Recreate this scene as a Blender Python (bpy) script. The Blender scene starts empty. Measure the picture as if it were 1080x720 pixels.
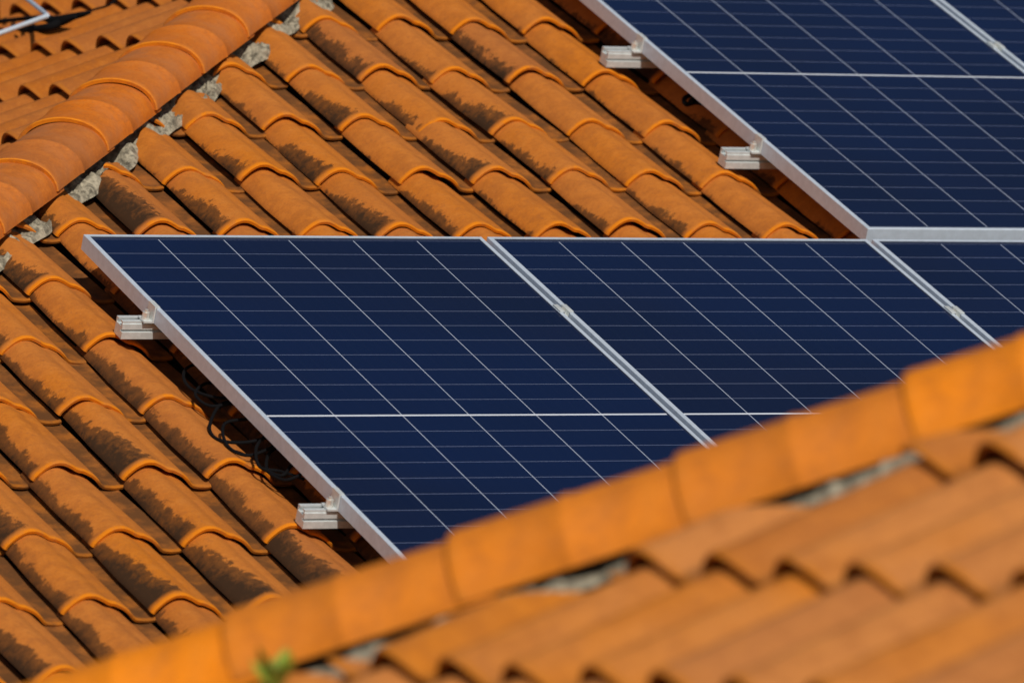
import bpy, bmesh, math, random
import numpy as np
from mathutils import Vector, Matrix, Euler, noise

random.seed(7)
rng = np.random.default_rng(11)
SC = bpy.context.scene
COL = SC.collection
R = math.radians

# ------------------------------------------------------------------ camera
cam_d = bpy.data.cameras.new('camera')
cam = bpy.data.objects.new('camera', cam_d)
COL.objects.link(cam)
SC.camera = cam
CAMZ = 6.0
cam.location = (0, 0, CAMZ)
cam.rotation_euler = (R(90), 0, 0)
cam_d.sensor_width = 36.0
cam_d.lens = 8942.7 / 1080 * 36.0
cam_d.clip_start = 0.5
cam_d.clip_end = 3000
cam_d.dof.use_dof = True
cam_d.dof.focus_distance = 18.4
cam_d.dof.aperture_fstop = 5.9

# ------------------------------------------------------------------ light
SUN_AZ = 16.0      # degrees to the right of straight behind the camera
SUN_EL = 34.0
sv = Vector((math.sin(R(SUN_AZ)) * math.cos(R(SUN_EL)), -math.cos(R(SUN_AZ)) * math.cos(R(SUN_EL)), math.sin(R(SUN_EL))))
w = bpy.data.worlds.new('World')
SC.world = w
w.use_nodes = True
nt = w.node_tree
bg = nt.nodes['Background']
sky = nt.nodes.new('ShaderNodeTexSky')
sky.sky_type = 'NISHITA'
sky.sun_disc = False
sky.sun_elevation = R(SUN_EL)
sky.sun_rotation = math.atan2(sv.x, sv.y)
nt.links.new(sky.outputs[0], bg.inputs[0])
bg.inputs[1].default_value = 0.05
sl = bpy.data.lights.new('sun', 'SUN')
sl.energy = 3.7
sl.angle = R(0.5)
sl.color = (1.0, 0.93, 0.82)
so = bpy.data.objects.new('sun', sl)
COL.objects.link(so)
so.rotation_euler = sv.to_track_quat('Z', 'Y').to_euler()
so.location = (0, -5, 20)
SC.view_settings.view_transform = 'Standard'
SC.view_settings.look = 'None'
SC.view_settings.gamma = 1
SC.view_settings.use_curve_mapping = False
SC.view_settings.exposure = -0.06

# ------------------------------------------------------------------ frames
def nz(v): return v / np.linalg.norm(v)
e = nz(np.array([.889307, .457311, .000192]))
u = np.array([-.420219, .817010, .394855]); u = nz(u - e * (u @ e))
N = np.cross(e, u)
T0 = np.array([-.090937, 17.953189, -.157752 + CAMZ])
def zrot(v, deg):
    a = R(deg)
    return np.array([v[0]*math.cos(a)-v[1]*math.sin(a), v[0]*math.sin(a)+v[1]*math.cos(a), v[2]])
def mat4(X, Y, Z, o):
    m = Matrix.Identity(4)
    for i in range(3):
        m[i][0] = X[i]; m[i][1] = Y[i]; m[i][2] = Z[i]; m[i][3] = o[i]
    return m
PAN = -0.137                     # height of the tile pans below the solar cells
CT = math.cos(math.asin(u[2]))   # cosine of the roof pitch
KH = -1.768                      # the hip line in the plan of the main slope
F0 = mat4(e, u, N, T0)                                   # panels, rails
F1 = mat4(e, u, N, T0 + N * PAN)                         # main slope, z = 0 at the pans
YH = 1.5
o2 = T0 + e * (KH + YH * CT) + u * YH + N * PAN
F2 = mat4(zrot(e, -90), zrot(u, -90), zrot(N, -90), o2)  # left slope, origin on the hip
TH3 = R(25.2)
def frame(th, deg, o):
    e0 = nz(np.array([e[0], e[1], 0])); h = np.array([-e0[1], e0[0], 0])
    uu = h * math.cos(th) + np.array([0, 0, math.sin(th)])
    nn = np.cross(e0, uu)
    return mat4(zrot(e0, deg), zrot(uu, deg), zrot(nn, deg), o)
d3 = 11.0
BH = .052                        # barrel height
F3 = frame(TH3, -90, np.array([(827-540)/8942.7*d3, d3, (360-589)/8942.7*d3 + CAMZ]))
F3 = F3 @ Matrix.Translation((0, 0, -(BH + .012)))
C3 = math.cos(TH3)

# ------------------------------------------------------------------ materials
def newmat(name):
    m = bpy.data.materials.new(name); m.use_nodes = True
    t = m.node_tree
    return m, t, t.nodes['Principled BSDF']
class NB:
    """small node builder"""
    def __init__(s, t): s.t = t
    def n(s, typ, **kw):
        o = s.t.nodes.new(typ)
        for k, v in kw.items():
            if k == 'inp':
                for i, x in v.items():
                    if isinstance(x, bpy.types.NodeSocket): s.t.links.new(x, o.inputs[i])
                    else: o.inputs[i].default_value = x
            else: setattr(o, k, v)
        return o
    def math(s, op, a, b=0.0, c=0.0, clamp=False):
        o = s.n('ShaderNodeMath', operation=op, inp={0: a, 1: b, 2: c}); o.use_clamp = clamp
        return o.outputs[0]
    def mix(s, f, a, b, blend='MIX'):
        o = s.n('ShaderNodeMix', data_type='RGBA', blend_type=blend)
        for i, x in ((0, f), (6, a), (7, b)):
            if isinstance(x, bpy.types.NodeSocket): s.t.links.new(x, o.inputs[i])
            else: o.inputs[i].default_value = x if i == 0 else (*x, 1)
        return o.outputs[2]
    def ramp(s, v, lo, hi):
        o = s.n('ShaderNodeMapRange', interpolation_type='SMOOTHSTEP', inp={0: v, 1: lo, 2: hi, 3: 0.0, 4: 1.0})
        return o.outputs[0]
    def noise(s, vec, scale, detail=4, rough=.55, dist=0.0):
        o = s.n('ShaderNodeTexNoise', inp={'Vector': vec, 'Scale': scale, 'Detail': detail, 'Roughness': rough, 'Distortion': dist})
        return o.outputs[0]

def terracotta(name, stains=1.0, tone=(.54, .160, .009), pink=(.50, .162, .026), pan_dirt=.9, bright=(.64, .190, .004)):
    m, t, b = newmat(name); q = NB(t)
    tc = q.n('ShaderNodeTexCoord').outputs['Object']
    uv = q.n('ShaderNodeUVMap', uv_map='tile').outputs[0]
    sep = q.n('ShaderNodeSeparateXYZ', inp={0: uv}).outputs
    rnd = q.n('ShaderNodeAttribute', attribute_name='rnd').outputs['Fac']
    rnd2 = q.math('FRACT', q.math('MULTIPLY', rnd, 7.31))
    rnd3 = q.math('FRACT', q.math('MULTIPLY', rnd, 23.7))
    s, y = sep[0], sep[1]           # metres across from the left foot of the barrel, metres up from the front edge
    big = q.noise(tc, 3.0, 4)
    mid = q.noise(tc, 22.0, 5, .6)
    fine = q.noise(tc, 260.0, 3, .6)
    spk = q.noise(tc, 95.0, 4, .7)
    col = q.mix(q.ramp(q.math('ADD', big, q.math('MULTIPLY', rnd, .35)), .35, .85), tone, pink)
    col = q.mix(q.math('MULTIPLY', q.ramp(mid, .45, .75), .35), col, (.58, .21, .038))
    dk = q.math('MULTIPLY', q.ramp(q.math('ADD', mid, q.math('MULTIPLY', rnd2, .15)), .62, .40), .38)
    col = q.mix(dk, col, (.33, .105, .022))
    col = q.mix(q.math('MULTIPLY', q.ramp(rnd3, .72, 1.0), .38), col, (.34, .115, .035))
    fl = q.math('SUBTRACT', q.math('MULTIPLY', fine, .28), .14)
    col = q.mix(1.0, col, q.n('ShaderNodeCombineColor', inp={0: q.math('ADD', 1.0, fl), 1: q.math('ADD', 1.0, fl), 2: q.math('ADD', 1.0, fl)}).outputs[0], 'MULTIPLY')
    col = q.mix(q.math('MULTIPLY', q.ramp(spk, .50, .70), .40), col, (.30, .10, .03))
    col = q.mix(q.math('MULTIPLY', q.ramp(spk, .48, .30), .28), col, (.62, .235, .045))
    # front lip: clean clay, its sunlit brightness painted into the colour
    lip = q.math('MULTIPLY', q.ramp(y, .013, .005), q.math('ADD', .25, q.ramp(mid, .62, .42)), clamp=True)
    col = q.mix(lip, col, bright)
    if stains:
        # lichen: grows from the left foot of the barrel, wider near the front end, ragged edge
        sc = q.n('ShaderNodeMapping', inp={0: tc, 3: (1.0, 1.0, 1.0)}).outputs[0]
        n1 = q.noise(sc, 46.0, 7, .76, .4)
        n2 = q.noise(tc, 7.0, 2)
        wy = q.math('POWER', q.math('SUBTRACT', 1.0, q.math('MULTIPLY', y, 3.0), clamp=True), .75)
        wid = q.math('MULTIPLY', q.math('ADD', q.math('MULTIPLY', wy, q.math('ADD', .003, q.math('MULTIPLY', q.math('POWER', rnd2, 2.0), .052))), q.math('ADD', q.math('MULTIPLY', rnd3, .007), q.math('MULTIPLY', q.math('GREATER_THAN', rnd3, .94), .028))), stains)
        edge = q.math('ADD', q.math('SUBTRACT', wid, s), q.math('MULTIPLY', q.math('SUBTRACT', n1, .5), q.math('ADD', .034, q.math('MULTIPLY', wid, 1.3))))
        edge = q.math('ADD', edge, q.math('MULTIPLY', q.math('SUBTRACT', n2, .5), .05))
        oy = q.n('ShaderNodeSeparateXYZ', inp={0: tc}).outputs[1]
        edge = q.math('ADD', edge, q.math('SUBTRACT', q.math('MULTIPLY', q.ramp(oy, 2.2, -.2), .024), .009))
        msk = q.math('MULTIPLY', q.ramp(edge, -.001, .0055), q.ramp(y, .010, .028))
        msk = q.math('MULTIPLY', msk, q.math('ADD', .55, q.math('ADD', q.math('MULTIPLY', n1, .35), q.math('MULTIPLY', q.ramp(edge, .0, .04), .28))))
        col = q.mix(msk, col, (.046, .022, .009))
        # spots
        sp = q.ramp(q.noise(tc, 75.0, 3, .6), .69, .76)
        col = q.mix(q.math('MULTIPLY', sp, q.math('MULTIPLY', .55, rnd3)), col, (.10, .05, .02))
        # dirt lying in the pans
        pan = q.ramp(s, .119, .134)
        pd = q.math('MULTIPLY', pan, q.math('ADD', pan_dirt - .62, q.math('MULTIPLY', q.ramp(q.noise(tc, 12.0, 5, .65), .25, .6), .62)))
        pd = q.math('MULTIPLY', pd, q.math('SUBTRACT', 1.0, q.math('MULTIPLY', lip, .25)))
        col = q.mix(pd, col, (.088, .038, .013))
    else:
        sp = q.ramp(q.noise(tc, 18.0, 6, .65, .4), .52, .74)
        col = q.mix(q.math('MULTIPLY', sp, .42 if name == 'terracotta_cap' else .15), col, (.27, .085, .025))
        sp = q.ramp(q.noise(tc, 7.0, 5, .6, .3), .50, .72)
        col = q.mix(q.math('MULTIPLY', sp, .42 if name == 'terracotta_cap' else .15), col, (.42, .165, .065))
    t.links.new(col, b.inputs['Base Color'])
    b.inputs['Roughness'].default_value = .85
    b.inputs['Specular IOR Level'].default_value = .2
    bump = q.n('ShaderNodeBump', inp={'Strength': .35, 'Distance': .002, 'Height': q.math('ADD', q.math('MULTIPLY', mid, 1.5), q.math('MULTIPLY', fine, .8))})
    t.links.new(bump.outputs[0], b.inputs['Normal'])
    return m
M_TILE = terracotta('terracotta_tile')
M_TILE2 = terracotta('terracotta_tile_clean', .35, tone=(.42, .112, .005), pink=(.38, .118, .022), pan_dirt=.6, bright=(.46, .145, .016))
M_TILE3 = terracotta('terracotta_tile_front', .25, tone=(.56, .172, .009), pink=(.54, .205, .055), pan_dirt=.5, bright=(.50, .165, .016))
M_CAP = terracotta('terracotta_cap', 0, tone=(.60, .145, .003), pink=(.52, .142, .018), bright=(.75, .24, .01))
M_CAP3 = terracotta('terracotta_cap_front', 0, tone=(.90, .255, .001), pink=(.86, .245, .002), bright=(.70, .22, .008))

def simple(name, c, rough=.6, metal=0.0, nscale=30, var=.15, bump=.0, spec=.5):
    m, t, b = newmat(name); q = NB(t)
    tc = q.n('ShaderNodeTexCoord').outputs['Object']
    nn = q.noise(tc, nscale, 5, .6)
    c1 = tuple(x * (1 - var) for x in c); c2 = tuple(min(1, x * (1 + var)) for x in c)
    t.links.new(q.mix(q.ramp(nn, .3, .7), c1, c2), b.inputs['Base Color'])
    b.inputs['Roughness'].default_value = rough; b.inputs['Metallic'].default_value = metal
    b.inputs['Specular IOR Level'].default_value = spec
    if bump:
        bp = q.n('ShaderNodeBump', inp={'Strength': bump, 'Distance': .004, 'Height': nn})
        t.links.new(bp.outputs[0], b.inputs['Normal'])
    return m
M_ALU = simple('anodised_aluminium', (.57, .65, .76), .46, .25, 60, .06)
M_RAIL = simple('mill_aluminium', (.66, .70, .71), .42, .35, 80, .08)
M_STEEL = simple('stainless_steel', (.75, .74, .70), .3, .6, 90, .05)
M_MORTAR = simple('grey_mortar', (.27, .24, .18), .95, 0, 60, .6, .9, .2)
M_UNDER = simple('roof_underlay', (.05, .032, .02), .9, 0, 8, .3)
M_BLACK = simple('black_rubber', (.003, .003, .004), .85, 0, 30, .2, 0, .15)
M_WALL = simple('plastered_wall', (.55, .50, .42), .9, 0, 3, .08, .1)
M_LEAF = simple('green_leaf', (.28, .36, .04), .6, 0, 20, .35)
M_STEM = simple('green_stem', (.12, .16, .04), .7, 0, 20, .2)
M_GROUND = simple('ground_grass', (.07, .08, .04), .95, 0, .8, .4, .2)
M_BACK = simple('white_backsheet', (.6, .6, .6), .6, 0, 20, .04)

CP, RP = .1585, .0797          # cell pitch across and along the panel
MIDGAP = .0075
def cell_material():
    m, t, b = newmat('solar_cells'); q = NB(t)
    tc = q.n('ShaderNodeTexCoord').outputs['Object']
    X, Y, _ = q.n('ShaderNodeSeparateXYZ', inp={0: tc}).outputs
    info = q.n('ShaderNodeObjectInfo').outputs['Random']
    # distance to the nearest column gap
    ax = q.math('DIVIDE', X, CP)
    dx = q.math('MULTIPLY', q.math('ABSOLUTE', q.math('SUBTRACT', ax, q.math('ROUND', ax))), CP)
    ay = q.math('ABSOLUTE', Y)
    ry = q.math('DIVIDE', q.math('SUBTRACT', ay, MIDGAP/2 - .0008), RP)
    dy = q.math('MULTIPLY', q.math('ABSOLUTE', q.math('SUBTRACT', ry, q.math('ROUND', ry))), RP)
    colgap = q.math('LESS_THAN', dx, .00095)
    rowgap = q.math('LESS_THAN', dy, .0008)
    mid = q.math('LESS_THAN', ay, MIDGAP/2)
    out = q.math('MAXIMUM', q.math('GREATER_THAN', q.math('ABSOLUTE', X), CP*3 - .001), q.math('GREATER_THAN', ay, RP*12 + MIDGAP/2 - .001))
    bus = q.math('FRACT', q.math('MULTIPLY', ax, 5.0))
    busd = q.math('MULTIPLY', q.math('ABSOLUTE', q.math('SUBTRACT', bus, .5)), CP/5)
    busm = q.math('LESS_THAN', busd, .0003)
    ix = q.math('FLOOR', ax); iy = q.math('FLOOR', q.math('DIVIDE', Y, RP))
    vec = q.n('ShaderNodeCombineXYZ', inp={0: ix, 1: iy, 2: q.math('MULTIPLY', info, 50.0)}).outputs[0]
    wn = q.n('ShaderNodeTexWhiteNoise', inp={0: vec}).outputs[0]
    loc = q.n('ShaderNodeObjectInfo').outputs['Location']
    tc2 = q.n('ShaderNodeVectorMath', operation='ADD', inp={0: tc, 1: loc}).outputs[0]
    c = q.mix(wn, (.0030, .0080, .032), (.0055, .0105, .038))
    cl = q.noise(tc2, 1.1, 2)
    c = q.mix(q.ramp(cl, .3, .7), c, (.0032, .011, .050))
    gr = q.noise(tc, 140.0, 2, .5)
    c = q.mix(q.math('MULTIPLY', gr, .2), c, (.010, .018, .060))
    c = q.mix(q.math('MULTIPLY', busm, .02), c, (.3, .32, .38))
    c = q.mix(rowgap, c, (.17, .20, .30))
    c = q.mix(colgap, c, (.44, .49, .60))
    c = q.mix(q.math('MAXIMUM', mid, 0.0), c, (.62, .66, .74))
    c = q.mix(out, c, (.012, .018, .05))
    t.links.new(c, b.inputs['Base Color'])
    b.inputs['Roughness'].default_value = .16
    b.inputs['IOR'].default_value = 1.22
    du = q.noise(tc, 9.0, 3)
    t.links.new(q.math('ADD', .12, q.math('MULTIPLY', du, .12)), b.inputs['Roughness'])
    return m
M_CELL = cell_material()

# ------------------------------------------------------------------ object helpers
def tag(o, label=None, cat=None, group=None, kind=None):
    if label: o['label'] = label
    if cat: o['category'] = cat
    if group: o['group'] = group
    if kind: o['kind'] = kind
    return o
def empty(name, M, label, cat, group=None):
    o = bpy.data.objects.new(name, None); COL.objects.link(o)
    o.empty_display_size = .1
    o.matrix_world = M
    return tag(o, label, cat, group)
class MB:
    """collects shapes, then links them as one mesh object"""
    def __init__(s): s.v = []; s.f = []; s.uv = []; s.rnd = []; s.sm = []
    def add(s, V, F, UV=None, rnd=0.0, smooth=True):
        b = sum(len(x) for x in s.v)
        V = np.asarray(V, float).reshape(-1, 3)
        s.v.append(V)
        for f in F: s.f.append([i + b for i in f]); s.sm.append(smooth)
        s.uv.append(np.zeros((len(V), 2)) if UV is None else np.asarray(UV, float))
        s.rnd.append(np.full(len(V), rnd))
    def box(s, lo, hi, bev=.0):
        (x0, y0, z0), (x1, y1, z1) = lo, hi
        if bev:
            bm = bmesh.new(); bmesh.ops.create_cube(bm, size=1)
            for v in bm.verts:
                v.co = Vector(((x0+x1)/2 + v.co.x*(x1-x0), (y0+y1)/2 + v.co.y*(y1-y0), (z0+z1)/2 + v.co.z*(z1-z0)))
            bmesh.ops.bevel(bm, geom=bm.edges[:], offset=bev, segments=2, affect='EDGES', profile=.6)
            bm.verts.index_update()
            s.add([tuple(v.co) for v in bm.verts], [[v.index for v in f.verts] for f in bm.faces], smooth=False); bm.free(); return
        V = [(x0,y0,z0),(x1,y0,z0),(x1,y1,z0),(x0,y1,z0),(x0,y0,z1),(x1,y0,z1),(x1,y1,z1),(x0,y1,z1)]
        s.add(V, [(0,3,2,1),(4,5,6,7),(0,1,5,4),(1,2,6,5),(2,3,7,6),(3,0,4,7)], smooth=False)
    def tube(s, pts, r, n=8):
        pts = [Vector(p) for p in pts]; V = []; F = []
        up = Vector((.13, .27, .95))
        for i, p in enumerate(pts):
            d = (pts[min(i+1, len(pts)-1)] - pts[max(i-1, 0)]).normalized()
            a = d.cross(up).normalized(); b = d.cross(a)
            rr = r[i] if isinstance(r, (list, tuple)) else r
            for k in range(n):
                t = 2*math.pi*k/n
                V.append(tuple(p + (a*math.cos(t) + b*math.sin(t))*rr))
        for i in range(len(pts)-1):
            for k in range(n):
                F.append((i*n+k, i*n+(k+1)%n, (i+1)*n+(k+1)%n, (i+1)*n+k))
        F.append(tuple(range(n-1, -1, -1))); F.append(tuple((len(pts)-1)*n+k for k in range(n)))
        s.add(V, F)
    def prism(s, poly, x0, x1):          # polygon in (y, z), extruded along x
        n = len(poly)
        V = [(x0, y, z) for y, z in poly] + [(x1, y, z) for y, z in poly]
        F = [(i, (i+1) % n, n+(i+1) % n, n+i) for i in range(n)] + [tuple(range(n-1, -1, -1)), tuple(range(n, 2*n))]
        s.add(V, F, smooth=False)
    def cyl(s, c, r, h, n=12, M=None):
        V = [];
        for z in (0, h):
            for k in range(n):
                t = 2*math.pi*k/n; V.append((c[0]+r*math.cos(t), c[1]+r*math.sin(t), c[2]+z))
        F = [(k, (k+1) % n, n+(k+1) % n, n+k) for k in range(n)] + [tuple(range(n-1, -1, -1)), tuple(range(n, 2*n))]
        if M: V = [tuple(M @ Vector(v)) for v in V]
        s.add(V, F, smooth=False)
    def build(s, name, mat, parent=None, M=None):
        me = bpy.data.meshes.new(name)
        V = np.concatenate(s.v)
        me.from_pydata(V.tolist(), [], s.f)
        me.materials.append(mat)
        me.polygons.foreach_set('use_smooth', s.sm)
        uv = np.concatenate(s.uv); rn = np.concatenate(s.rnd)
        li = np.empty(len(me.loops), dtype=np.int32); me.loops.foreach_get('vertex_index', li)
        l = me.uv_layers.new(name='tile'); l.data.foreach_set('uv', uv[li].astype(np.float32).ravel())
        a = me.attributes.new('rnd', 'FLOAT', 'POINT'); a.data.foreach_set('value', rn.astype(np.float32))
        bm = bmesh.new(); bm.from_mesh(me); bmesh.ops.recalc_face_normals(bm, faces=bm.faces[:]); bm.to_mesh(me); bm.free()
        me.set_sharp_from_angle(angle=R(42))
        o = bpy.data.objects.new(name, me); COL.objects.link(o)
        if parent is not None: o.parent = parent
        if M is not None: o.matrix_local = M
        return o

# ------------------------------------------------------------------ roof tiles
TP, TE = .199, .328            # tile pitch and exposed length
HW = .076                      # half width of the barrel at the front
def tile_template(LIFT=.0125, th=.0082, flat=0):
    ys = np.array([0, .0035, .012, .024, .032, .10, .18, .26, .335, .385])
    # left foot, arch, flare into the pan, upturned edge under the next tile
    K = np.array([(-.056, .010), (-.054, .0165), (-.049, .0225), (-.041, .0310), (-.032, .0390), (-.022, .0460), (-.011, .0505), (0, .052), (.011, .0508), (.022, .0470), (.033, .0415), (.044, .0350),
         (.056, .0335), (.069, .0285), (.081, .0225), (.090, .0160), (.098, .0082), (.104, .0010), (.110, -.0022), (.119, -.0038), (.133, -.0045), (.146, -.0035), (.155, -.001)])
    if flat:      # the flatter, more open tile of the other slopes
        K = np.array([(-.060, .004), (-.056, .012), (-.049, .020), (-.041, .0275), (-.032, .0340), (-.022, .0390), (-.011, .0425), (0, .0435), (.011, .0425), (.022, .0390), (.033, .0345), (.044, .0290),
             (.055, .0230), (.065, .0175), (.074, .0125), (.083, .0080), (.092, .0045), (.102, .0020), (.113, .0005), (.124, -.0010), (.135, -.0015), (.146, .000), (.155, .003)])
    tt = np.arange(len(K)); t2 = np.linspace(0, len(K)-1, 34)
    P = np.stack([np.interp(t2, tt, K[:, 0]), np.interp(t2, tt, K[:, 1])], 1)
    nb = int(np.argmin(abs(P[:, 0] - .098)))
    arc = np.concatenate([[0], np.cumsum(np.hypot(*np.diff(P, axis=0).T))])
    arc = arc * (.128 / arc[nb])      # left foot 0 ... right foot .128
    top = []; bot = []; uvs = []
    # 2-D normals
    d = np.gradient(P, axis=0); nn = np.stack([-d[:, 1], d[:, 0]], 1); nn /= np.linalg.norm(nn, axis=1)[:, None]
    for y in ys:
        k = 1 - .035 * y / .385
        lift = LIFT * (1 - y / TE)
        rim = .0012 if y < .018 else (.0008 if y < .028 else 0)
        rnd = -.0030 if y == 0 else (-.0004 if y < .005 else 0)
        for i, (x, z) in enumerate(P):
            kx = 1 - (.16 if x < 0 else .035) * max(0, y - (.18 if x < 0 else 0)) / (.385 - (.18 if x < 0 else 0))
            rim_ = rim * min(1, max(.0, (.095 - x)/.045))
            xx = x * kx + nn[i, 0]*(rim_+rnd); zz = z * (k if z > 0 else 1) + lift + nn[i, 1]*(rim_+rnd)
            top.append((xx, y, zz)); uvs.append((arc[i], y))
        for i, (x, z) in enumerate(P):
            kx = 1 - (.16 if x < 0 else .035) * max(0, y - (.18 if x < 0 else 0)) / (.385 - (.18 if x < 0 else 0))
            xx = x * kx - nn[i, 0]*th*.8; zz = z * (k if z > 0 else 1) + lift - nn[i, 1]*th
            bot.append((xx, y + (0.002 if y == 0 else 0), zz))
    V = np.array(top + bot); n = len(P); m = len(ys); off = n*m
    F = []
    for j in range(m-1):
        for i in range(n-1):
            a = j*n+i
            F.append((a, a+1, a+n+1, a+n)); F.append((off+a, off+a+n, off+a+n+1, off+a+1))
    for i in range(n-1):
        F.append((i, off+i, off+i+1, i+1)); a = (m-1)*n+i; F.append((a, a+1, off+a+1, off+a))
    for j in range(m-1):
        a = j*n; F.append((a, a+n, off+a+n, off+a)); a = j*n+n-1; F.append((a, off+a, off+a+n, a+n))
    return V, F, np.array(uvs + uvs)
TV, TF, TUV = tile_template()
TV2 = tile_template(.0235, .0085, 1)[0]

def lay_tiles(mb, a0, y0, ia, jr, dist, cut=(.06, .13), jit=1.0, skip=None, cos=CT, TV=TV):
    """dist(x, y): metres in plan to the hip, positive on this slope; tiles crossing it are cut"""
    for j in jr:
        dyc = rng.normal(0, .003)
        for i in ia:
            cx, cy = a0 + i*TP, y0 + j*TE
            V = TV.copy()
            r1, r2, r3, r4, r5 = rng.normal(0, 1, 5)
            rn = float(rng.random())
            sc = cut[0] + (cut[1]-cut[0]) * float(rng.random())
            a = math.radians(.45*r1*jit)
            x = V[:, 0].copy(); y = V[:, 1].copy()
            V[:, 0] = x*math.cos(a) - y*math.sin(a) + cx + .0022*r2*jit
            V[:, 1] = x*math.sin(a) + y*math.cos(a) + cy + .0035*r3*jit + dyc
            V[:, 2] += .0013*r4*jit + V[:, 0]*0 + .004*r5*jit*x + .001
            dd = dist(V[:, 0], V[:, 1])
            if dd.max() < sc + .02: continue
            if skip and skip(cx, cy): continue
            if dd.min() >= sc:
                mb.add(V, TF, TUV, rn); continue
            # cut along the hip
            me = bpy.data.meshes.new('t'); me.from_pydata(V.tolist(), [], TF)
            bm = bmesh.new(); bm.from_mesh(me); bpy.data.meshes.remove(me)
            bm.verts.ensure_lookup_table()
            lay = bm.verts.layers.float_vector.new('uvw')
            for k, v in enumerate(bm.verts): v[lay] = Vector((TUV[k][0], TUV[k][1], 0))
            g = np.array([dist(np.array([1., 0.]), np.array([0., 0.])), dist(np.array([0., 0.]), np.array([1., 0.]))])
            gx = float(g[0][0]-g[0][1]); gy = float(g[1][0]-g[1][1])
            base = float(dist(np.array([0.]), np.array([0.]))[0])
            # a ragged cut: two planes at slightly different angles
            for q in range(2):
                an = math.radians(random.uniform(-14, 14))
                nx = gx*math.cos(an)-gy*math.sin(an); ny = gx*math.sin(an)+gy*math.cos(an)
                c0 = V[dd > sc].mean(axis=0)
                # point on the cut line nearest the tile
                s0 = float(dist(np.array([c0[0]]), np.array([c0[1]]))[0]) - sc
                l2 = gx*gx+gy*gy
                pt = Vector((c0[0]-gx*s0/l2, c0[1]-gy*s0/l2, 0))
                bmesh.ops.bisect_plane(bm, geom=bm.verts[:]+bm.edges[:]+bm.faces[:], plane_co=pt, plane_no=Vector((-nx, -ny, 0)), clear_outer=True)
                if not bm.faces: break
            if bm.faces:
                ed = [x_ for x_ in bm.edges if x_.is_boundary]
                try: bmesh.ops.holes_fill(bm, edges=ed, sides=0)
                except Exception: pass
                bm.verts.index_update()
                mb.add([tuple(v.co) for v in bm.verts], [[v.index for v in f.verts] for f in bm.faces], [tuple(v[lay])[:2] for v in bm.verts], rn)
            bm.free()

# ------------------------------------------------------------------ hip and ridge caps
def cap_mesh(mb, length=.385, w0=.111, w1=.107, h0=.078, h1=.075, midrib=.168, rn=0., rib=1.0):
    """one cap tile along +x, its wide lower end at x = 0"""
    xs = [0, .003, .009, .016, .022, .08, midrib-.010, midrib-.0045, midrib, midrib+.0045, midrib+.010, .25, .33, length]
    bump = {0: -.001, 1: .0008, 2: .0012, 3: .0010, 8: .0036, 7: .0028, 9: .0028}
    n = 29; V = []; U = []
    for s in (0, 1):
        for k, x in enumerate(xs):
            f = x/length; ww = w0+(w1-w0)*f; hh = h0+(h1-h0)*f
            for i in range(n):
                a = math.pi*(1 - i/(n-1))
                b = bump.get(k, 0) * (0 if s else rib) - (.0095 if s else 0)
                cz = max(0, math.sin(a))**.9
                V.append((x + (.002 if (s and k == 0) else 0), (ww+b)*math.cos(a), (hh+b)*cz + .0095*(1-f)))
                U.append((i/(n-1), .007 if k in (0, 1) else (.0095 if k == 8 else .2)))
    m = len(xs); off = n*m; F = []
    for j in range(m-1):
        for i in range(n-1):
            a = j*n+i; F.append((a, a+n, a+n+1, a+1)); F.append((off+a, off+a+1, off+a+n+1, off+a+n))
    for i in range(n-1):
        F.append((i, i+1, off+i+1, off+i)); a = (m-1)*n+i; F.append((a, off+a, off+a+1, a+1))
    for j in range(m-1):
        a = j*n; F.append((a, off+a, off+a+n, a+n)); a += n-1; F.append((a, a+n, off+a+n, off+a))
    mb.add(V, F, U, rn)
def line_matrix(P, D, up):
    D = D.normalized(); Y = up.cross(D).normalized(); Z = D.cross(Y)
    return mat4(D, Y, Z, P)
def lay_caps(parent, name, P, D, up, s0, n, step, mat, base=0.0, jit=1.0, **kw):
    """caps along the line P + s D; parts of the house"""
    D = D.normalized(); inv = parent.matrix_world.inverted()
    for k in range(n):
        mb = MB(); cap_mesh(mb, rn=random.random(), **kw)
        M = line_matrix(P + D*(s0 + k*step) + up*base, D, up)
        M = M @ Euler((R(random.uniform(-1.2, 1.2)*jit), R(random.uniform(-.25, .25)*jit), R(random.uniform(-.8, .8)*jit))).to_matrix().to_4x4()
        M = M @ Matrix.Translation((0, random.uniform(-.003, .003)*jit, random.uniform(-.002, .002)*jit))
        mb.build(name, mat, parent, inv @ M)
def mortar_strip(parent, P, D, up, s0, s1, w, h, seed, z0=-.02, patch=1.3):
    """a lumpy bed of mortar under the caps"""
    D = D.normalized(); mb = MB()
    nx = int((s1-s0)/.012); ny = 36; V = []; F = []
    for i in range(nx+1):
        x = s0 + (s1-s0)*i/nx
        for j in range(ny+1):
            t = -1 + 2*j/ny
            y = t*w*(1 + .40*noise.noise(Vector((x*7, 3.1*(t > 0), seed))))
            z = z0 + h*(1-t*t)*((.45 if patch > 1 else .9) + patch*noise.noise(Vector((x*9, 1.7*(t > 0), seed+9)))) + .016*noise.noise(Vector((x*16, y*16, seed+5))) + .014*noise.noise(Vector((x*55, y*55, seed))) + .007*noise.noise(Vector((x*140, y*140, seed)))
            if j in (0, ny): z = z0 - .012
            V.append((x, y, z))
    for i in range(nx):
        for j in range(ny):
            a = i*(ny+1)+j; F.append((a, a+ny+1, a+ny+2, a+1))
    mb.add(V, F)
    return mb.build('mortar_bed', M_MORTAR, parent, parent.matrix_world.inverted() @ line_matrix(P, D, up))

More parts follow.
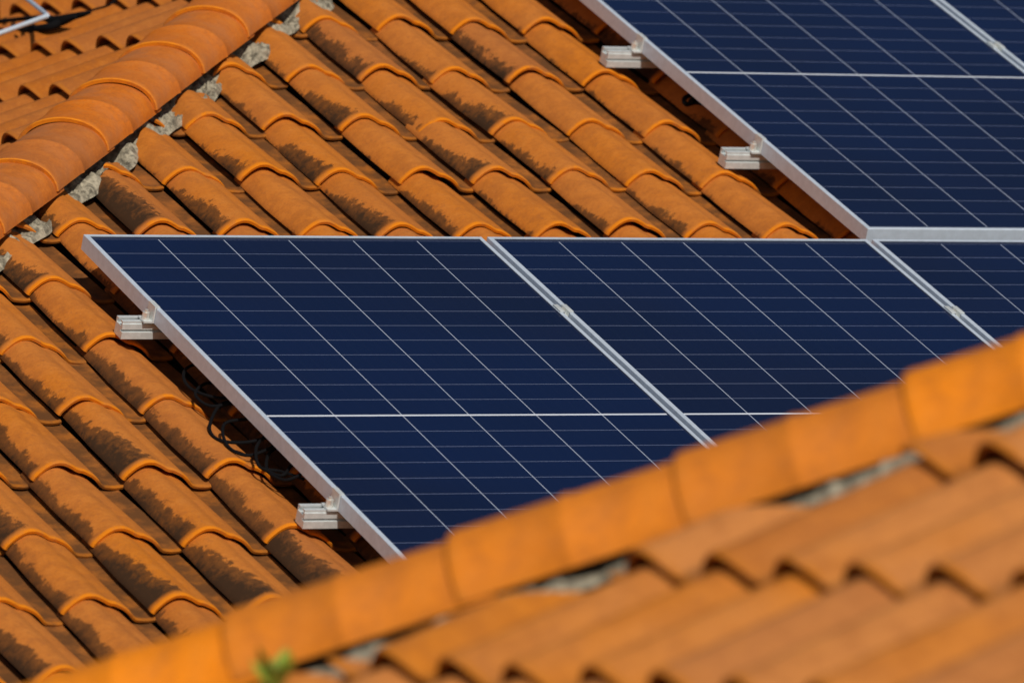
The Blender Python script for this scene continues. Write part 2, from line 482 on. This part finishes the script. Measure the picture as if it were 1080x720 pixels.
def slab(parent, name, F, pts, t, mat):
    """flat deck under the tiles: polygon pts in the frame, thickness t"""
    mb = MB(); n = len(pts)
    V = [(x, y, 0) for x, y in pts] + [(x, y, -t) for x, y in pts]
    Fc = [tuple(range(n)), tuple(range(2*n-1, n-1, -1))] + [(i, n+i, n+(i+1) % n, (i+1) % n) for i in range(n)]
    mb.add(V, Fc, smooth=False)
    return mb.build(name, mat, parent, parent.matrix_world.inverted() @ F)

# ------------------------------------------------------------------ ground
mb = MB(); mb.add([(-1500, -1500, 0), (1500, -1500, 0), (1500, 1500, 0), (-1500, 1500, 0)], [(0, 1, 2, 3)])
tag(mb.build('ground', M_GROUND), kind='structure')

# ------------------------------------------------------------------ main house
YE, YR = -2.1, 4.6           # eave and ridge of the main slope (up-slope metres)
XR = 6.2
H1 = empty('tiled_house', Matrix.Translation(Vector(F1 @ Vector((2, YE, 0))) * 1.0), 'weathered orange clay tile roof behind, carrying the solar panels, capped hip at upper left', 'house')
bpy.context.view_layer.update()
inv1 = H1.matrix_world.inverted()
dist1 = lambda x, y: (x - y*CT - KH) / math.sqrt(2)
# tile fronts were measured at columns a = 1.426 + .199 k, courses y = 2.56 - .328 k
mb = MB()
i0 = -int((1.426 + 6) / TP)
lay_tiles(mb, 1.426, 2.562, range(i0, 24), range(-14, 7), dist1, (-.02, .105), jit=1.6)
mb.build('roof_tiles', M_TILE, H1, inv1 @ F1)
slab(H1, 'roof_deck', F1 @ Matrix.Translation((0, 0, -.035)), [(KH + YE*CT, YE), (XR, YE), (XR, YR), (KH + YR*CT, YR)], .05, M_UNDER)
# left slope: origin on the hip, hip where x + y cos = 0
dist2 = lambda x, y: (-(x) - y*CT) / math.sqrt(2)
mb = MB()
lay_tiles(mb, -1.06, .945, range(-22, 20), range(-12, 10), dist2, (.05, .10), TV=TV2,
          skip=lambda x, y: y < -3.6 or x < -5.5 or y > YR - YH)
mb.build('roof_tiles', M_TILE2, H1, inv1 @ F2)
yb, yt = YE - YH, YR - YH
slab(H1, 'roof_deck', F2 @ Matrix.Translation((0, 0, -.035)), [(-yb*CT, yb), (-yt*CT, yt), (-yt*CT - 2*.1, yt), (-yt*CT*1 - 2*(yt-yb)*CT, yb)], .05, M_UNDER)
# hip line in the world
Zup = Vector((0, 0, 1))
hp = F1 @ Vector((KH, 0, 0)); hp2 = F1 @ Vector((KH + CT, 1, 0)); HD = (hp2 - hp).normalized()
nrm = (Zup - HD * Zup.dot(HD)).normalized()
mortar_strip(H1, hp, HD, nrm, -2.6, 6.4, .128, .032, 2.0, z0=.000, patch=2.6)
lay_caps(H1, 'hip_cap', hp, HD, nrm, -2.40, 26, .335, M_CAP, base=.042)
# crumbs of mortar fallen on the tiles beside the hip
for k, (aa, yy) in enumerate([(-.02, 1.01), (-.56, 1.30), (-.30, 1.58), (.05, 1.95), (-.12, 1.72), (.33, 2.28), (-.44, 1.40)]):
    bm = bmesh.new(); bmesh.ops.create_icosphere(bm, subdivisions=2, radius=random.uniform(.006, .012))
    for v in bm.verts: v.co *= 1 + .8*noise.noise(v.co*90 + Vector((k*3, 0, 0)))
    bm.verts.index_update(); mb = MB()
    mb.add([tuple(v.co + Vector((aa, yy, BH + .012))) for v in bm.verts], [[v.index for v in f.verts] for f in bm.faces], smooth=False); bm.free()
    mb.build('mortar_crumb', M_MORTAR, H1, inv1 @ F1)
# ridge, far slope and right end, walls
rs = F1 @ Vector((KH + YR*CT, YR, 0)); re = F1 @ Vector((XR, YR, 0))
lay_caps(H1, 'ridge_cap', rs, re - rs, Zup, 0.05, int((re-rs).length/.335), .335, M_CAP, base=.05)
Fb = mat4(-Vector(F1.col[0][:3]), Vector((F1.col[1][0], F1.col[1][1], -F1.col[1][2]))*-1, Vector((-F1.col[2][0], -F1.col[2][1], F1.col[2][2])), re)
slab(H1, 'rear_slope', Fb @ Matrix.Translation((0, 0, .0)), [(0, -(YR-YE)), (0, 0), ((re-rs).length, 0), ((re-rs).length+(YR-YE)*CT, -(YR-YE))], .05, M_TILE3)
def wall_ring(parent, P, zt, th=.2):
    mb = MB(); n = len(P); P = [Vector((p[0], p[1], 0)) for p in P]; c = sum(P, Vector())/n
    for i in range(n):
        a, b = P[i], P[(i+1) % n]
        ai, bi = a+(c-a).normalized()*th, b+(c-b).normalized()*th
        V = [(p.x, p.y, z) for z in (0, zt) for p in (a, b, bi, ai)]
        mb.add(V, [(0,3,2,1),(4,5,6,7),(0,1,5,4),(1,2,6,5),(2,3,7,6),(3,0,4,7)], smooth=False)
    return mb.build('wall', M_WALL, parent, parent.matrix_world.inverted())
ev = F1 @ Vector((0, YE, 0))
dp = 2*(YR-YE)*CT
e_ = Vector(F1.col[0][:3]); h_ = Vector((-e_.y, e_.x, 0)).normalized()
c0 = F1 @ Vector((KH + YE*CT, YE, 0)); c1 = F1 @ Vector((XR, YE, 0))
wall_ring(H1, [c0 + e_*.4 + h_*.4, c1 - e_*.1 + h_*.4, c1 - e_*.1 + h_*(dp-.4), c0 + e_*.4 + h_*(dp-.4)], c0.z - .06)

# ------------------------------------------------------------------ front house (out of focus)
H3 = empty('tiled_house', Matrix.Translation(F3 @ Vector((.6, -1.4, 0))), 'nearer blurred orange tile roof with a bright capped hip crossing the bottom right', 'house')
bpy.context.view_layer.update()
inv3 = H3.matrix_world.inverted()
K3 = .72
A3 = Vector((-.66 - .3*C3, -.3)); B3 = Vector((-.79 + .5*C3, .5))   # two points of this hip in the frame F3
sl3 = (B3.x - A3.x)/(B3.y - A3.y); hx3 = lambda y: A3.x + (y - A3.y)*sl3
nl3 = math.hypot(1, sl3/C3)
dist3 = lambda x, y: (x - hx3(y)) / nl3 - .055*(y + .25)
mb = MB()
lay_tiles(mb, 0.0, 0.0, range(-16, 22), range(-6, 8), dist3, (.120, .175), cos=C3, jit=1.4, TV=TV2)
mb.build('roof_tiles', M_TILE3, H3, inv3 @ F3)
Y3a, Y3b, X3 = -1.95, 2.6, 4.3
slab(H3, 'roof_deck', F3 @ Matrix.Translation((0, 0, -.035)), [(hx3(Y3a), Y3a), (X3, Y3a), (X3, Y3b), (hx3(Y3b), Y3b)], .05, M_UNDER)
gp = F3 @ Vector((hx3(0), 0, 0)); gp2 = F3 @ Vector((hx3(1), 1, 0)); GD = (gp2-gp).normalized()
gn = (Zup - GD*Zup.dot(GD)).normalized()
mortar_strip(H3, gp, GD, gn, -2.6, 3.6, .112, .032, 9.0, z0=-.008, patch=.9)
mb = MB(); mb.box((-2.6, -.072, -.03), (3.6, .072, .058)); mb.build('gap_shade_fill', M_UNDER, H3, inv3 @ line_matrix(gp, GD, gn))  # dark filler added under the caps, standing in for the shaded gap
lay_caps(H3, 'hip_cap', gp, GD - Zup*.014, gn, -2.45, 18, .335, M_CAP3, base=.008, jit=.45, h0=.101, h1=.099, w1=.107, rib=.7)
# the slope on the other side of this hip faces the main roof
e3 = Vector(F3.col[0][:3]); h3 = Vector((F3.col[1][0], F3.col[1][1], 0)).normalized()
Fo = mat4(-h3, e3*math.cos(TH3) + Zup*math.sin(TH3), (-h3).cross(e3*math.cos(TH3) + Zup*math.sin(TH3)), gp)
mb = MB()
lay_tiles(mb, 0.1, 0.1, range(-20, 14), range(-7, 6), lambda x, y: (-x - y*C3)/math.sqrt(2), (.1, .16), skip=lambda x, y: x < -3.4)
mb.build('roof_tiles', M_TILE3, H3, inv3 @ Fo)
slab(H3, 'roof_deck', Fo @ Matrix.Translation((0, 0, -.035)), [(-Y3a*C3-.0, Y3a), (-Y3b*C3, Y3b), (-Y3b*C3-.6, Y3b), (-3.4, Y3a)], .05, M_UNDER)
c0 = F3 @ Vector((Y3a*C3-K3, Y3a, 0)); c1 = F3 @ Vector((X3, Y3a, 0))
wall_ring(H3, [c0 + e3*.4 + h3*.4, c1 - e3*.1 + h3*.4, c1 - e3*.1 + h3*4.2, c0 + e3*.4 + h3*4.2], c0.z - .06)

# ------------------------------------------------------------------ solar panels
PW, PL = .976, 1.962           # outer size
ZT, ZB = .005, -.030           # frame top and bottom relative to the cells
LIP = .0105
def make_panel(label):
    root = empty('solar_panel', F0.copy(), label, 'solar panel', 'blue solar panels on the main roof')
    mb = MB()
    x, y = PW/2, PL/2
    # four extruded profiles with mitred ends: outer wall, top lip and bottom flange
    def side(pa, pb, inn):
        pa, pb, inn = Vector(pa), Vector(pb), Vector(inn)
        d = (pb-pa).normalized()
        prof = [(0, ZB), (0, ZT-.0012), (.0012, ZT), (LIP, ZT), (LIP, ZT-.0015), (.0022, ZT-.0022), (.0022, ZB+.0018), (.028, ZB+.0018), (.028, ZB)]
        V = []
        for p, sgn in ((pa, 1), (pb, -1)):
            for o, z in prof: V.append(tuple(p + inn*o + d*o*sgn + Vector((0, 0, z))))
        n = len(prof)
        F = [(i, (i+1) % n, n+(i+1) % n, n+i) for i in range(n)]
        mb.add(V, F, smooth=False)
    side((-x, -y, 0), (x, -y, 0), (0, 1, 0)); side((x, -y, 0), (x, y, 0), (-1, 0, 0))
    side((x, y, 0), (-x, y, 0), (0, -1, 0)); side((-x, y, 0), (-x, -y, 0), (1, 0, 0))
    mb.build('frame', M_ALU, root)
    mb = MB(); g = .0024
    mb.box((-x+g, -y+g, -.002), (x-g, y-g, .0024)); mb.build('cell_sheet', M_CELL, root)
    mb = MB(); mb.box((-x+g, -y+g, -.0035), (x-g, y-g, -.0022)); mb.build('backsheet', M_BACK, root)
    mb = MB()
    for bx in (-.25, 0, .25):
        mb = MB(); mb.box((bx-.035, -.03, -.022), (bx+.035, .03, -.0037), .003); mb.build('junction_box', M_BLACK, root)
    return root
def copy_tree(o, parent=None):
    c = o.copy(); COL.objects.link(c); c.parent = parent
    for ch in [x for x in bpy.data.objects if x.parent == o]:
        copy_tree(ch, c)
    return c
S_ = .9906
spots = [(0, 0, 'leftmost solar panel of the lower row, its top left corner over the tiles'),
         (S_, 0, 'middle solar panel of the lower row, between two aluminium seams'),
         (2*S_, 0, 'rightmost solar panel of the lower row, cut by the right edge of the photo'),
         (2.0026, 2.0244, 'left solar panel of the upper row, its left edge over the tiles'),
         (2.0026+S_, 2.0244, 'sliver of solar panel in the top right corner of the photo')]
proto = None
for px, py, lb in spots:
    if proto is None: o = proto = make_panel(lb)
    else: o = copy_tree(proto); o['label'] = lb
    o.matrix_world = F0 @ Matrix.Translation((px, py, 0))

# ------------------------------------------------------------------ rails
RH = .040
def make_rail(x0, x1, yc, label):
    root = empty('mounting_rail', F0 @ Matrix.Translation((x0, yc, ZB)), label, 'mounting rail', 'aluminium rails under the panels')
    L = x1-x0; w = .0165; mb = MB()
    # open-topped extrusion with a slot in the top and a groove in the front face
    poly = [(-w, -RH), (w, -RH), (w, -.0005), (.006, -.0005), (.006, -.004), (.012, -.004), (.012, -.013), (-.012, -.013), (-.012, -.004), (-.006, -.004), (-.006, -.0005), (-w, -.0005),
            (-w, -.0065), (-w-.0025, -.0065), (-w-.0025, -.0185), (-w+.005, -.0195), (-w+.005, -.0235), (-w-.0045, -.0245), (-w-.0045, -RH)]
    mb.prism(poly, 0, L); mb.build('rail_profile', M_RAIL, root)
    # roof hooks that carry the rail
    for hx in np.arange(.28, L, .80):
        hb = MB(); hb.box((hx-.015, .017, -.10), (hx+.015, .022, -.012)); hb.box((hx-.015, .017, -.105), (hx+.015, .10, -.10))
        hb.build('roof_hook', M_STEEL, root)
    return root
RY = [(-.556, 2.52, .596, 'upper rail of the lower panel row, sticking out near the top left corner'),
      (-.560, 2.52, -.388, 'lower rail of the lower panel row, its end just above the blurred roof'),
      (1.428, 3.55, 2.256, 'upper rail of the upper panel row, its end near the top of the photo'),
      (1.430, 3.55, 1.610, 'lower rail of the upper panel row, its end just above the lower row')]
for a in RY: make_rail(*a)

# ------------------------------------------------------------------ clamps
def make_end_clamp(label, x, y):
    root = empty('end_clamp', F0 @ Matrix.Translation((x, y, 0)), label, 'clamp', 'end clamps on the left panel edges')
    mb = MB()
    # Z bracket: foot on the rail, upright against the frame, tongue over the frame
    prof = [(-.024, ZB+.0005), (-.024, ZB+.0045), (-.0045, ZB+.0045), (-.0045, ZT+.004), (.007, ZT+.004), (.007, ZT+.0008), (-.0008, ZT+.0008), (-.0008, ZB+.0005)]
    n = len(prof); V = [(a, -.0175, z) for a, z in prof] + [(a, .0175, z) for a, z in prof]
    mb.add(V, [(i, (i+1) % n, n+(i+1) % n, n+i) for i in range(n)] + [tuple(range(n)), tuple(range(2*n-1, n-1, -1))], smooth=False)
    mb.build('bracket', M_RAIL, root)
    b = MB(); b.cyl((-.0145, 0, ZB+.0047), .0095, .003, 16); b.cyl((-.0145, 0, ZB+.0078), .0080, .012, 16); b.cyl((-.0145, 0, ZB-.01), .004, .0355, 10)
    b.build('bolt', M_STEEL, root)
    return root
LX = -PW/2
ecl = [(LX, .584, 'end clamp with bolt near the top left corner of the lower panel row'),
       (LX, -.396, 'end clamp with bolt at lower left, just above the blurred roof'),
       (2.0026+LX, 2.246, 'end clamp near the top of the photo, on the left edge of the upper row'),
       (2.0026+LX, 1.60, 'lower end clamp on the left edge of the upper row, above the lower row')]
p_ = None
for x, y, lb in ecl:
    if p_ is None: o = p_ = make_end_clamp(lb, x, y)
    else: o = copy_tree(p_); o['label'] = lb
    o.matrix_world = F0 @ Matrix.Translation((x, y, 0))
def make_mid_clamp(label):
    root = empty('mid_clamp', F0.copy(), label, 'clamp', 'mid clamps between panels')
    mb = MB(); mb.box((-.0165, -.02, ZT+.0006), (-.0045, .02, ZT+.0036), .0006); mb.box((.0045, -.02, ZT+.0006), (.0165, .02, ZT+.0036), .0006)
    mb.box((-.0045, -.02, ZT-.012), (.0045, .02, ZT-.008)); mb.box((-.0055, -.02, ZT-.012), (-.0043, .02, ZT+.003)); mb.box((.0043, -.02, ZT-.012), (.0055, .02, ZT+.003))
    mb.build('bracket', M_RAIL, root)
    b = MB(); b.cyl((0, 0, ZT-.0078), .0040, .0125, 14); b.build('bolt', M_STEEL, root)
    return root
mcl = [(S_/2, .567, 'mid clamp between the left and middle panels of the lower row'),
       (S_*1.5, .562, 'mid clamp between the middle and right panels of the lower row'),
       (2.0026+S_/2, 2.232, 'mid clamp in the gap of the upper row, near the top right corner')]
p_ = None
for x, y, lb in mcl:
    if p_ is None: o = p_ = make_mid_clamp(lb)
    else: o = copy_tree(p_); o['label'] = lb
    o.matrix_world = F0 @ Matrix.Translation((x, y, 0))

# ------------------------------------------------------------------ things placed on the roofs
def on(F, x, y, z):
    """point of the photo (1080 px wide) on the plane z of frame F, in that frame's coordinates"""
    d = Vector(((x-540)/8942.7, 1, (360-y)/8942.7)); o = Vector((0, 0, CAMZ))
    n = Vector(F.col[2][:3]); p = Vector(F.col[3][:3]) + n*z
    k = (p-o).dot(n)/d.dot(n)
    return F.inverted() @ (o + d*k)
def smooth(P, n=8):
    P = [Vector(p) for p in P]; out = []
    for i in range(len(P)-1):
        a, b, c, d = P[max(i-1, 0)], P[i], P[i+1], P[min(i+2, len(P)-1)]
        for k in range(n):
            t = k/n
            out.append(.5*((2*b) + (c-a)*t + (2*a-5*b+4*c-d)*t*t + (3*b-a-3*c+d)*t**3))
    return out + [P[-1]]
def cable(F, paths, r, label, zoff=0):
    P0 = on(F, *paths[0][0])
    root = empty('cable_bundle', F @ Matrix.Translation(P0), label, 'cable')
    for path in paths:
        pts = smooth([on(F, *p) - P0 for p in path])
        mb = MB(); mb.tube(pts, r, 8); mb.build('cable_loop', M_BLACK, root)
    return root
c_z = lambda z: .137 + z
cable(F1, [[(320, 505, .09), (296, 497, .075), (274, 492, .07), (271, 470, .085), (290, 455, .09), (312, 470, .10), (300, 500, .08), (280, 496, .07)],
           [(300, 425, .10), (262, 430, .085), (240, 424, .08), (228, 432, .072), (221, 452, .066), (232, 464, .066), (262, 466, .075), (300, 455, .09)],
           [(270, 415, .10), (235, 420, .08), (205, 412, .068), (194, 400, .066), (197, 388, .07), (214, 384, .085), (240, 395, .10)],
           [(322, 478, .10), (300, 470, .08), (284, 478, .07), (282, 496, .068), (300, 506, .08), (318, 500, .10)],
           [(285, 400, .10), (248, 405, .08), (218, 404, .068), (206, 416, .068), (222, 428, .07), (250, 424, .09)],
           [(300, 440, .10), (258, 442, .085), (236, 448, .07), (240, 470, .068), (262, 480, .068), (290, 470, .085)]],
      .0036, 'tangle of thin black cable loops under the left edge of the lower panel row')
cable(F1, [[(745, 96, .10), (732, 99, .085), (722, 104, .075), (724, 110, .07), (735, 108, .075), (750, 112, .10)],
           [(750, 104, .10), (735, 103, .085), (728, 107, .08)]],
      .0060, 'short black cable with its plug under the left edge of the upper row')

# metal frame corner and black cables over the far left slope
A = on(F2, -60, 57, .12); Bp = on(F2, 50, 17, .12); Cp = on(F2, -5, -28, .12)
root = empty('metal_frame', F2 @ Matrix.Translation(Bp), 'corner of a light grey metal frame standing over the tiles in the top left corner', 'metal frame')
mb = MB(); mb.tube([A-Bp, Vector((0, 0, 0))], .0065, 10); mb.build('frame_bar', M_ALU, root)
mb = MB(); mb.tube([Cp-Bp, Vector((0, 0, .002))], .0060, 10); mb.build('frame_bar', M_ALU, root)
for q in (1.6,):
    mb = MB(); pp = (A-Bp)*q; mb.tube([pp, Vector((pp.x, pp.y, pp.z-.16))], .005, 8); mb.build('foot', M_ALU, root)
root = empty('cable_bundle', F2 @ Matrix.Translation(Bp), 'thick black cable bundle beside the metal frame in the top left corner', 'cable')
pts = [on(F2, *p) - Bp for p in [(-40, 30, .07), (0, 23, .07), (25, 20, .07), (45, 19, .07), (60, 22, .07), (80, 17, .07), (95, 13.5, .07)]]
mb = MB(); mb.tube(smooth(pts, 6), [.006]*18 + [.008, .009, .010, .011, .012, .0125, .013, .013, .0125, .012, .011, .010, .009, .0085, .008, .007, .006, .005, .004], 10); mb.build('cable_sleeve', M_BLACK, root)
pts = [on(F2, *p) - Bp for p in [(18, 31, .065), (34, 31, .065), (50, 29, .065), (66, 23, .066), (80, 18, .07)]]
mb = MB(); mb.tube(smooth(pts, 6), [.003, .005, .007, .008, .009, .010] + [.0105]*13 + [.010, .009, .008, .007, .006, .005], 10); mb.build('cable_sleeve', M_BLACK, root)
pts = [on(F2, *p) - Bp for p in [(92, 14, .07), (100, 10, .07), (108, 8, .07), (116, 5, .075), (124, -2, .08)]]
mb = MB(); mb.tube(smooth(pts, 6), .0028, 8); mb.build('cable_end', M_BLACK, root)

# weed growing beside the near hip cap
wp = on(F3, 290, 728, .055)
root = empty('weed', F3 @ Matrix.Translation(wp), 'small blurred green weed growing from the near roof at the bottom edge', 'weed')
ups = (F3.inverted().to_3x3() @ Zup)
for k in range(9):
    az = k*2.4 + .3; ln = random.uniform(.055, .085); tilt = random.uniform(.3, .9)
    d = (ups + Vector((math.cos(az), math.sin(az), 0))*tilt).normalized(); sd = d.cross(ups + Vector((.1, .2, .3))).normalized()
    V = []; F = []
    for i in range(7):
        t = i/6; c = d*ln*t - ups*.012*t*t; ww = 0.0125*math.sin(math.pi*min(1, t*.95+.05))
        V += [tuple(c - sd*ww), tuple(c + ups*-.0015), tuple(c + sd*ww)]
    for i in range(6):
        for j in (0, 1): F.append((i*3+j, i*3+j+1, i*3+j+4, i*3+j+3))
    V2 = [tuple(Vector(v) - ups*.0006) for v in V]; nV = len(V)
    F2_ = F + [tuple(nV+i for i in reversed(f)) for f in F]
    mb = MB(); mb.add(V + V2, F2_); mb.build('leaf', M_LEAF, root)
mb = MB(); mb.tube([Vector((0, 0, 0)) - ups*.03, ups*.045], [.003, .0015], 8); mb.build('stem', M_STEM, root)
